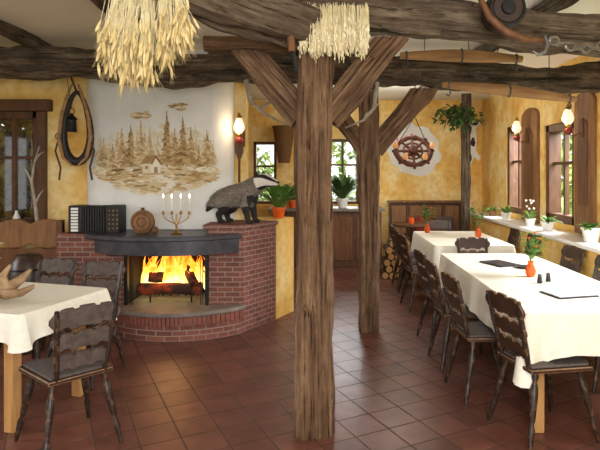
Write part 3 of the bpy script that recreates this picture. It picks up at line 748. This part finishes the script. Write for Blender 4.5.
# ---------------------------------------------------------------- left bench
bn=thing('settle','brown carved wooden settle bench against the left wall','bench',(-3.1,5.5,0))
top=[(-3.75+1.02*k/30,1.06+.05*abs(math.sin(PI*k/10))) for k in range(31)]
MB().yprism([(-3.75,.86)]+[(-3.75+1.02*k/30,.86-.05*abs(math.sin(PI*k/10))) for k in range(1,30)]+[(-2.73,.86)]+top[::-1],5.62,5.66).build('carved_rail',m_panel,bn,bev=.004)
MB().bb((-3.75,5.63,.5),(-2.73,5.655,.8)).build('back_panel',m_brw,bn,bev=.004)
MB().bb((-3.75,5.15,.42),(-2.73,5.66,.46)).build('seat',m_panel,bn,bev=.006)
for x in (-3.72,-2.76):
    MB().bb((x-.03,5.6,0),(x+.03,5.67,1.1)).build('back_post',m_brw,bn,bev=.005); MB().bb((x-.03,5.17,0),(x+.03,5.23,.42)).build('leg',m_brw,bn,bev=.005)
bt=thing('bottle','small white labelled bottle on the left window ledge','bottle',(-3.36,5.88,1.0))
MB().lathe([(.035,0),(.037,.01),(.037,.11),(.014,.15),(.014,.19)],(-3.36,5.88,1.0),16).build('body',m_wpot,bt); MB().lathe([(.016,0),(.016,.03)],(-3.36,5.88,1.18),12).build('cap',m_dmenu,bt)
MB().lathe([(.0376,.03),(.0376,.09)],(-3.36,5.88,1.0),16).build('paper_label',M('blue_label',(70,90,150)),bt)
def antler(pts,tines,r,name,lab,group=None,mat=m_antler):
    mb=MB(); n=len(pts); mb.tube(pts,[r*(1-.8*i/(n-1)) for i in range(n)],8)
    for i,d in tines:
        p=Vector(pts[i]); d=Vector(d); mb.tube([p,p+d*.5+Vector((0,0,.02)),p+d],[r*.6,r*.45,r*.1],7)
    return tag(mb.build(name,mat),lab,'antler',group)
antler([(-3.12,5.86,1.0),(-3.14,5.85,1.25),(-3.18,5.85,1.5),(-3.15,5.86,1.72),(-3.1,5.86,1.88)],[(1,(.09,0,.16)),(2,(-.1,0,.17)),(3,(.1,0,.1))],.022,'antler','tall grey branched antler standing on the left window ledge')
c=at(77,127,5.6)
hc=thing('horse_collar','black leather horse collar with wooden hames and straps hanging left of the chimney','harness',(c.x,c.y,c.z))
def egg(a): return Vector((.135*math.cos(a)*(1-.28*math.sin(a)),0,.36*math.sin(a)))
MB().tube([c+egg(2*PI*k/36) for k in range(36)],[.034+.012*math.cos(2*PI*k/36+PI/2) for k in range(36)],9,closed=True).build('leather_ring',m_black,hc)
for s in (-1,1):
    MB().tube([c+Vector((s*.03,-.045,.44)),c+Vector((s*.07,-.05,.34)),c+Vector((s*.135,-.05,.12)),c+Vector((s*.165,-.05,-.12)),c+Vector((s*.12,-.05,-.32)),c+Vector((s*.03,-.045,-.4))],[.01,.017,.02,.021,.017,.01],8).build('hame',m_tan,hc)
    MB().ring(c+Vector((s*.165,-.06,-.1)),.03,.006).build('ring',m_grey_iron,hc)
    MB().tube([c+Vector((s*.16,-.06,-.13)),c+Vector((s*.2,-.05,-.25)),c+Vector((s*.15,-.04,-.42)),c+Vector((s*.17,-.03,-.55))],.011,6,flat=.5).build('strap',m_strap,hc)
MB().tube([c+Vector((0,0,.34)),c+Vector((0,-.04,.4)),c+Vector((0,-.16,.52))],.012,6).build('strap',m_strap,hc)
lx_,ly_,lz_=c.x,5.48,c.z-.06
ln=thing('lantern','small black iron lantern hanging inside the horse collar','lantern',(lx_,ly_,lz_))
MB().lathe([(.05,0),(.055,.01),(.05,.02),(.045,.12),(.06,.13),(.02,.17),(.012,.19)],(lx_,ly_,lz_),14).build('body',m_iron,ln); MB().ring((lx_,ly_,lz_+.21),.03,.004).build('handle',m_iron,ln)
MB().tube([(lx_,ly_,lz_+.24),(lx_,5.38,2.55)],.003,5).build('wire',m_iron,ln)
pd=thing('wooden_paddle','dark wooden paddle hanging on the wall right of the chimney','paddle',(-.95,5.98,1.4))
v=at(239,150,5.97)
MB().yprism([(v.x-.05,v.z+.12),(v.x+.05,v.z+.12),(v.x+.045,v.z-.02),(v.x+.015,v.z-.1),(v.x-.015,v.z-.1),(v.x-.045,v.z-.02)],5.97,6.0).build('blade',m_brw,pd,bev=.004)
MB().tube([(v.x,5.986,v.z-.09),(v.x,5.986,v.z-.36)],.013,8).build('handle',m_brw,pd)
# ---------------------------------------------------------------- hanging things
SX,SY=-.79,2.42
ws=thing('wheat_sheaf','pale dried wheat sheaf hanging from the diagonal beam at top left','wheat sheaf',(SX,SY,2.2))
mb=MB(); me_=MB()
for bi,(bx0,lo_,hi_) in enumerate([(-.16,.22,.4),(-.09,.26,.46),(-.01,.22,.43),(.075,.2,.38),(.15,.16,.31)]):
    for k in range(84):
        a=random.gauss(0,.3); top=Vector((SX+bx0*.8+a*.045,SY+random.uniform(-.05,.05),2.47+random.uniform(-.03,.06)))
        L=random.uniform(lo_,hi_)
        e=Vector((SX+bx0+random.gauss(0,.021),SY-.02+random.gauss(0,.035),top.z-L)); midp=top.lerp(e,.55)+Vector((random.gauss(0,.007),random.gauss(0,.006),0))
        mb.tube([top,top.lerp(midp,.5),midp,e],[.0012,.0011,.001,.0008],4,caps=False)
        d=(e-midp).normalized()+Vector((random.gauss(0,.22),random.gauss(0,.2),-.2)); d.normalize(); me_.tube([e-d*.012,e+d*.006,e+d*.022,e+d*.038,e+d*.052],[.0012,.0062,.0068,.0056,.001],6)
        for j in range(4): me_.tube([e+d*.018,e+d*.08+Vector((random.gauss(0,.012),random.gauss(0,.01),0))],[.0007,.0003],3,caps=False)
mb.build('stalks',m_straw,ws); me_.build('ears',m_ear,ws)
MB().tube([(SX-.16,SY-.07,2.4),(SX,SY-.085,2.405),(SX+.16,SY-.07,2.4)],.006,6).build('string',m_brw,ws)
db=thing('dried_bunch','cream dried blossom fringe draped over the beam above the foreground post','dried flowers',(.05,3.15,2.4))
mb=MB(); m2=MB()
for k in range(620):
    a=random.uniform(-1,1); top=Vector((.05+a*.205,3.2+random.uniform(-.03,.05),2.55+random.uniform(-.02,.05))); L=random.uniform(.2,.29)*(1-.1*a*a)+.02*math.sin(a*9)
    e=top+Vector((random.gauss(0,.004),-.05+random.gauss(0,.012),-L)); md=top.lerp(e,.4)+Vector((0,-.02,.01)); mb.tube([top,md,e],.0016,4,caps=False)
    for j in range(3):
        t=random.uniform(.1,1); m2.sph(md.lerp(e,t)+Vector((random.gauss(0,.003),random.gauss(0,.006),0)),(.004,.004,random.uniform(.008,.014)),u=5,v=4)
mb.build('stems',m_straw,db); m2.build('blossom',m_dried,db,smooth=False)
fl=thing('flail','wooden threshing flail hanging left of the foreground post','flail',(-.2,3.03,2.2))
MB().tube([at(289,-14,3.06),at(290,30,3.06),at(292,52,3.03)],[.02,.024,.02],8).build('beater',m_brw,fl); MB().tube([at(292,50,3.03),at(295,62,3.03),at(296,72,3.03)],[.012,.016,.012],8).build('iron_tip',m_iron,fl)
def swingle(p0,p1,top,lab):
    p0=Vector(p0); p1=Vector(p1); t=thing('swingletree',lab,'swingletree',p0.lerp(p1,.5),'wagon swingletrees hung from the ceiling'); n=12
    q=lambda k:p0.lerp(p1,k)+Vector((0,0,.014*math.sin(PI*k)))
    MB().tube([q(k/n) for k in range(n+1)],[.028+.026*math.sin(PI*k/n) for k in range(n+1)],10).build('bar',m_tan,t)
    for k in (.05,.5,.95): MB().ring(q(k),.057 if k==.5 else .036,.008,(0,1,0),(0,0,1)).build('iron_band',m_grey_iron,t)
    for k in (.05,.95):
        c0=q(k); MB().tube([c0-Vector((0,0,.03)),c0+Vector((.02,0,-.07)),c0-Vector((0,0,.1)),c0+Vector((-.025,0,-.08))],.007,6).build('hook',m_grey_iron,t)
    for k in (.2,.8): MB().tube([q(k),Vector((q(k).x,q(k).y,top))],.004,5).build('wire',m_iron,t)
swingle((.64,4.6,2.59),(1.68,4.6,2.56),CH,'upper wooden swingletree hanging between the two ceiling beams')
swingle((1.1,5.08,2.42),(2.36,5.08,2.28),CH,'lower wooden swingletree hanging below the rear ceiling beam')
hy=3.3; hcn=at(503,12,hy)
yk=thing('yoke_hub','dark round iron-banded wooden hub with slim yoke arm at top right','yoke',hcn)
rX=Matrix.Rotation(R(90),3,'X')
MB().lathe([(.03,-.09),(.085,-.1),(.11,-.07),(.12,0),(.11,.07),(.085,.1),(.03,.1)],hcn,22,rX).build('hub',M('dark_hub_wood',(62,42,30),(38,27,21),12,rough=.6,bmp=.3),yk)
for yy in (-.085,.085): MB().ring(hcn+Vector((0,yy,0)),.1,.011).build('iron_band',m_iron,yk)
MB().lathe([(.045,.1),(.04,.115),(.02,.115)],hcn,16,rX).build('bore',m_iron,yk)
MB().tube([hcn,hcn+Vector((0,.3,.02))],.03,8).build('axle',m_iron,yk)
MB().tube([at(478,-6,3.24),at(490,18,3.2),at(506,32,3.18),at(526,40,3.18),at(548,40,3.2)],[.016,.022,.024,.02,.012],9).build('yoke_arm',m_brw,yk)
MB().tube([at(545,36,3.18),at(548,44,3.17),at(545,52,3.17),at(538,55,3.17),at(533,51,3.17)],[.011,.012,.012,.01,.005],8).build('hook',m_chain,yk)
mb=MB(); a=at(548,40,3.18); b=at(616,40,3.42); N=9
for k in range(N):
    t0=(k+.5)/N; q=a.lerp(b,t0)-Vector((0,0,.06*math.sin(PI*t0)))-Vector((0,.03,0)); d=(b-a).normalized()
    s=Vector((0,1,0)) if k%2 else Vector((0,0,1)); s=(s-d*s.dot(d)).normalized()
    mb.ring(q,.036,.0085,d,s,n=14,seg=6,ry=.023)
tag(mb.build('iron_chain',m_chain),'heavy iron chain running right from the dark wooden hub','chain')
for i,(pts,lab) in enumerate([([(246,80),(250,100),(262,112),(280,122),(292,126)],'left grey curved antler under the rear beam'),([(276,80),(270,102),(262,108),(250,104)],'small grey curved antler crossing the left one under the rear beam'),
        ([(377,82),(374,108),(364,120),(345,128)],'grey curved antler under the rear beam between the two posts')]):
    pp=[at(px,py,5.32) for px,py in pts]; antler(pp,[(1,(.06,-.03,.03)),(2,(.04,-.04,.07))],.026,'antler',lab,'antlers hung under the rear beam')
gl=thing('leaf_garland','green leafy garland around the slim corner post','garland',(2.3,8.9,2.3))
MB().leafball((2.2,8.95,2.52),(.42,.16,.2),300,.12).build('foliage',m_leafd,gl,smooth=False)
MB().tube([(2.0,8.9,2.5),(2.25,8.88,2.6),(2.5,8.9,2.45)],.012,6).build('stem',m_stem,gl)
# wheel chandelier
wl=thing('wheel_chandelier','dark reddish wooden wheel chandelier with small amber lamps on a chain','chandelier',(1.2,7.4,CH))
wc=at(413,151,7.4); tilt=Matrix.Rotation(R(-32),3,'X')
def wp(x,z,y=0): return wc+tilt@Vector((x,y,z))
rw=random.Random(3)
MB().tube([wp(.235*math.cos(2*PI*k/32),.225*math.sin(2*PI*k/32)) for k in range(32)],[.036+rw.uniform(-.008,.008) for k in range(32)],8,closed=True).build('rim',m_redw,wl)
MB().tube([wp(.13*math.cos(2*PI*k/24),.13*math.sin(2*PI*k/24)) for k in range(24)],.014,7,closed=True).build('inner_ring',m_redw,wl)
MB().lathe([(.03,-.07),(.06,-.06),(.07,0),(.06,.06),(.03,.07)],wc,16,Matrix.Rotation(R(58),3,'X')).build('hub',m_redw,wl)
for k in range(8):
    a=2*PI*k/8; MB().tube([wp(r_*math.cos(a),r_*math.sin(a)) for r_ in (.04,.1,.14,.19,.25,.275,.29)],[.016,.024,.016,.018,.02,.024,.014],8).build('spoke',m_redw,wl)
for k,(lx,lz) in enumerate(((-.25,-.04),(-.13,-.22),(.13,-.22),(.25,-.04))):
    p=wp(lx,lz,-.07); sc=MB().lathe([(.026,0),(.03,.01),(.012,.016),(.012,.04),(.01,.042)],p,12).build('lamp_socket',m_iron,wl)
    MB().lathe([(.018,.025),(.036,.045),(.04,.065),(.026,.1),(.02,.115)],p,14).build('lamp_shade',m_dims,sc)
mb=MB()
for sx in (-1,1):
    mb.tube([wp(sx*.2,.12),Vector((wc.x,7.26,wc.z+.46))],.006,6)
zz=wc.z+.44; k=0
while zz<CH-.02:
    mb.ring((wc.x,7.26,zz+.03),.012,.004,(1,0,0) if k%2 else (0,1,0),(0,0,1),n=10,seg=5,ry=.026); zz+=.042; k+=1
mb.build('chain',m_iron,wl)
# pale hide
vx,vz=2.63,2.14
hd=thing('animal_hide','pale animal hide with dark markings on the back wall near the corner','hide',(vx,9.79,vz))
hp=[(-.03,.44),(.03,.44),(.06,.36),(.16,.4),(.18,.33),(.1,.24),(.12,.05),(.1,-.14),(.19,-.27),(.16,-.34),(.07,-.26),(.03,-.36),(.0,-.46),(-.03,-.36),(-.08,-.26),(-.16,-.35),(-.19,-.28),(-.1,-.14),(-.12,.05),(-.1,.24),(-.18,.32),(-.16,.4),(-.06,.36)]
MB().yprism([(vx+a,vz+b) for a,b in hp],9.782,9.8).build('skin',m_white,hd,smooth=False)
for cx_,cz_,a_,b_,s_ in ((-.02,.22,.05,.1,1),(.05,.0,.04,.09,2),(-.06,-.1,.035,.08,3),(.0,-.28,.03,.07,4),(.09,.33,.05,.03,5),(-.11,-.26,.04,.04,6)):
    MB().yprism(blob(vx+cx_,vz+cz_,a_,b_,14,.2,s_),9.778,9.7825).build('dark_marking',m_black,hd,smooth=False)
bs=thing('wicker_basket','brown wicker back basket hanging on the back wall behind the foreground post','basket',(-.74,9.58,1.7))
v=at(284,146,9.58)
MB().lathe([(.1,-.3),(.13,-.1),(.17,.15),(.2,.34),(.185,.33),(.15,.1)],v,20).build('body',m_wicker,bs); MB().ring(v+Vector((0,0,.34)),.2,.015,(1,0,0),(0,1,0)).build('rim',m_wicker,bs)
# ---------------------------------------------------------------- right wall boards, lamps, ledge
for i,(y0,y1,lab) in enumerate([(5.66,6.08,'tall brown rounded board on the right wall carrying the nearer oil lamp'),(7.16,7.72,'tall brown rounded board on the right wall between the two windows'),]):
    cy_=(y0+y1)/2; w=(y1-y0)/2
    poly=[(y0,.92),(y1,.92)]+[(cy_+w*math.cos(R(a)),2.36+.12*math.sin(R(a))) for a in range(0,181,15)]
    b=thing('wall_board',lab,'board',(XR-.02,cy_,.92),'brown boards on the right wall')
    MB().xprism(poly,XR-.045,XR).build('board',m_panel,b,bev=.006)
    MB().xprism([(cy_+(p[0]-cy_)*.5,1.7+(p[1]-1.7)*.6) for p in poly],XR-.058,XR-.045).build('inlay',m_brw,b,bev=.004)
lp=thing('oil_lamp','','wall lamp')
MB().box((-.006,0,.0),(.02,.09,.2)).build('wall_plate',m_brw,lp,bev=.004)
MB().tube([(-.01,0,-.05),(-.08,0,-.09),(-.15,0,-.07)],.008,7).build('arm',m_brass,lp)
MB().lathe([(.02,-.07),(.04,-.055),(.046,-.035),(.036,-.01),(.02,.005)],(-.15,0,0),18).build('oil_font',m_red,lp)
MB().lathe([(.024,.005),(.034,.022),(.03,.035)],(-.15,0,0),14).build('burner',m_brass,lp)
MB().lathe([(.028,.035),(.058,.075),(.062,.11),(.046,.16),(.03,.2),(.026,.2),(.04,.15)],(-.15,0,0),18).build('lamp_shade',m_shade,lp)
mb=MB(); mb.lathe([(.034,.205),(.028,.225),(.01,.25),(.01,.262)],(-.15,0,0),16); mb.build('smoke_cap',m_brass,lp)
lps=[((XR-.058,5.87,2.08),0,'brass oil lamp with pale glass shade on the nearer right wall board'),((XR-.058,7.44,2.1),0,'brass oil lamp with pale glass shade on the board between the right windows'),((-.93,5.995,1.98),R(90),'brass oil lamp with pale glass shade at the wall end right of the chimney')]
cps=[copy_tree(lp) for _ in lps[1:]]
for o,(l,rz,lab) in zip([lp]+cps,lps):
    o.location=l; o.rotation_euler=(0,0,rz); o['label']=lab; o['group']='oil lamps on the walls'
    off=Matrix.Rotation(rz,3,'Z')@Vector((-.26,0,.1))
    ld=bpy.data.lights.new('lamp_light','POINT'); ld.energy=2.5; ld.color=(1,.76,.48); ld.shadow_soft_size=.05; lo=bpy.data.objects.new('lamp_light',ld); C.objects.link(lo); lo.location=Vector(l)+off
def pot_plant(x,y,z,lab,pm,r=.07,h=.12,n=26,L=.24,w=.04,up=.9,leafm=None,flower=None):
    t=thing('potted_plant',lab,'plant',(x,y,z))
    MB().lathe([(r*.72,0),(r*.95,h*.8),(r*1.08,h*.82),(r*1.08,h),(r*.9,h),(r*.88,h*.9)],(x,y,z),18).build('pot',pm,t)
    mb=MB()
    for k in range(n):
        a=random.uniform(0,6.3); mb.leaf((x+.02*math.cos(a),y+.02*math.sin(a),z+h*.9),(math.cos(a),math.sin(a),up*random.uniform(.4,2.2)),L*random.uniform(.6,1.15),w,.5,5)
    mb.build('foliage',leafm or m_leaf,t)
    if flower:
        mb=MB()
        for k in range(8):
            a=random.uniform(0,6.3); q=random.uniform(.03,.1); mb.sph((x+q*math.cos(a),y+q*math.sin(a),z+h+L*random.uniform(.5,1)),.016,u=8,v=6)
        mb.build('blossom',flower,t)
pot_plant(2.66,5.4,.9,'green plant in a white pot on the ledge, nearest the camera',m_wpot,.09,.15,24,.18,.05)
pot_plant(2.66,6.45,.9,'green plant in a white pot under the larger right window',m_wpot,.075,.11,22,.2,.045)
pot_plant(2.66,7.0,.9,'pale flowering plant on the ledge at the larger right window',m_wpot,.065,.1,18,.24,.035,1.6,flower=m_wpot)
pot_plant(2.66,7.95,.9,'green plant in a white pot under the narrow right window',m_wpot,.07,.1,20,.24,.04,1.4)
pot_plant(2.66,8.6,.9,'small green plant at the far end of the right ledge',m_brw,.06,.09,18,.2,.04)
pot_plant(-.53,6.17,1.08,'bushy leafy plant in an orange pot behind the badger',m_terra,.08,.12,100,.56,.05,2.2)
pot_plant(.3,9.3,.985,'tall bushy green plant on the bar counter',m_wpot,.1,.16,110,.85,.06,2.0,m_leafd)
pot_plant(-.55,9.3,.985,'bushy green plant at the left end of the bar counter',m_terra,.1,.14,80,.55,.06,1.8)
bc=thing('bar_counter','dark wooden counter with pale top below the back window','counter',(.1,9.3,0))
MB().bb((-.9,9.05,0),(.95,9.6,.94)).build('body',m_frame,bc,bev=.006); MB().bb((-.95,9.0,.94),(1.0,9.65,.985)).build('worktop',m_stone,bc,bev=.006)
for k in range(4): MB().bb((-.85+k*.46,9.035,.12),(-.47+k*.46,9.05,.84)).build('door_panel',m_brw,bc,bev=.004)
m_bot=M('dark_bottle',(40,58,40),(26,40,30),6,rough=.15)
for i,(x,y,lab) in enumerate([(.68,9.3,'dark green bottle on the bar counter beside the rear post'),(.78,9.4,'second dark green bottle on the bar counter, nearest the bench')]):
    t=thing('bottle',lab,'bottle',(x,y,.985)); MB().lathe([(.036,0),(.038,.01),(.038,.17),(.014,.22),(.013,.28),(.016,.3)],(x,y,.985),14).build('body',m_bot,t); MB().lathe([(.037,.05),(.0388,.05),(.0388,.13),(.037,.13)],(x,y,.985),14).build('paper_label',m_cream,t)
b=thing('corner_bench','dark wooden corner bench with panelled back by the far wall','bench',(1.9,9.4,0))
MB().bb((1.15,9.66,.42),(2.45,9.72,1.05)).build('backrest',m_frame,b,bev=.008); MB().bb((1.15,9.2,.4),(2.45,9.7,.46)).build('seat',m_brw,b,bev=.008)
MB().bb((1.12,9.6,1.05),(2.48,9.74,1.09)).build('top_rail',m_panel,b,bev=.008)
for k in range(4): MB().bb((1.19+k*.315,9.635,.5),(1.45+k*.315,9.66,1.0)).build('carved_panel',m_panel,b,bev=.01)
for k in range(5): MB().bb((1.14+k*.315,9.625,.46),(1.17+k*.315,9.66,1.05)).build('stile',m_frame,b,bev=.004)
for x in (1.2,2.4): MB().bb((x-.03,9.22,0),(x+.03,9.68,.4)).build('leg',m_frame,b,bev=.005)
for i,(x,m,lab) in enumerate([(1.75,m_red,'red cushion leaning on the corner bench, left one'),(2.1,m_pad,'grey cushion leaning on the corner bench, right one')]):
    o=MB().box((x,9.54,.64),(.34,.09,.34),Matrix.Rotation(R(-12),3,'X')).build('cushion',m,bev=.035); tag(o,lab,'cushion')
t=thing('side_table','dark round wooden table before the corner bench','table',(1.45,9.02,0))
MB().lathe([(.3,.7),(.31,.71),(.31,.735),(.3,.745)],(1.45,9.02,0),26).build('table_top',m_frame,t); MB().lathe([(.16,0),(.15,.03),(.04,.07),(.035,.68),(.09,.7)],(1.45,9.02,0),16).build('pedestal',m_frame,t)
t=thing('candle_jar','orange glass candle jar on the dark round table','candle',(1.42,8.9,.745)); MB().lathe([(.04,0),(.05,.03),(.05,.1),(.044,.1),(.044,.02)],(1.42,8.9,.745),14).build('jar',m_terra,t); MB().lathe([(.03,.012),(.03,.06)],(1.42,8.9,.745),12).build('candle',m_cream,t)
rows=['bottom','second','third','fourth','fifth','top']
for row,n in enumerate((5,5,5,4,4,3)):
    for k in range(n):
        r=.054+random.uniform(-.004,.0); x=.9+(row%2)*.055+(row//2)*.03+k*.108; z=.054+row*.094; mb=MB(); p0=(x,8.05+random.uniform(-.03,.03),z); p1=(x,8.45,z)
        mb.tube([p0,Vector(p0).lerp(Vector(p1),.5),p1],[r*.97,r,r*.97],10)
        for f in mb.bm.faces:
            if len(f.verts)>4: f.material_index=1
        tag(mb.build('firewood_log',[m_bark,m_cut]),'cut firewood log in the %s row of the log stack'%rows[row],'log','logs stacked in front of the corner bench, %s row'%rows[row])
# ---------------------------------------------------------------- light, world, camera
def light(kind,loc,energy,color,size=.2,target=None):
    l=bpy.data.lights.new('light',kind); l.energy=energy; l.color=color
    if kind=='AREA': l.size=size
    elif kind=='POINT': l.shadow_soft_size=size
    o=bpy.data.objects.new('light',l); C.objects.link(o); o.location=loc
    if target is not None: o.rotation_euler=(Vector(target)-Vector(loc)).to_track_quat('-Z','Y').to_euler()
    return o
light('POINT',(-1.57,5.46,.6),5,(1,.58,.25),.2)
light('AREA',(.3,-.9,2.1),142,(1,.98,.94),1.6,(0,5,1.4))  # added fill lamp behind the camera, flash-like, brightens the room from the front
light('AREA',(4.4,4.2,3.2),600,(.97,.98,1),2.2,(1.2,4.4,.6))
light('AREA',(4.4,7.4,3.0),600,(.97,.98,1),1.8,(1.2,7.2,.6))
light('AREA',(.3,11.4,3.0),440,(.95,.98,1),1.6,(.2,8.5,.6))
light('AREA',(-6.2,2.8,3.0),240,(.97,.98,1),2.2,(-2.6,3.4,.7))  # added lamp sending light in through the unseen left window
light('POINT',(.9,7.6,2.4),52,(1,.97,.9),.4)
w=bpy.data.worlds.new('World'); SC.world=w; w.use_nodes=True
bg=w.node_tree.nodes['Background']; bg.inputs[0].default_value=(.95,.97,1,1); bg.inputs[1].default_value=1.75
SC.view_settings.view_transform='Standard'
cam=bpy.data.cameras.new('camera'); cam.sensor_width=36; cam.lens=36*F/600
cam.shift_x=-(VX-300)/600; cam.shift_y=-(225-VY)/600
co=bpy.data.objects.new('camera',cam); C.objects.link(co); co.location=(0,0,EYE); co.rotation_euler=(R(90),0,0); SC.camera=co
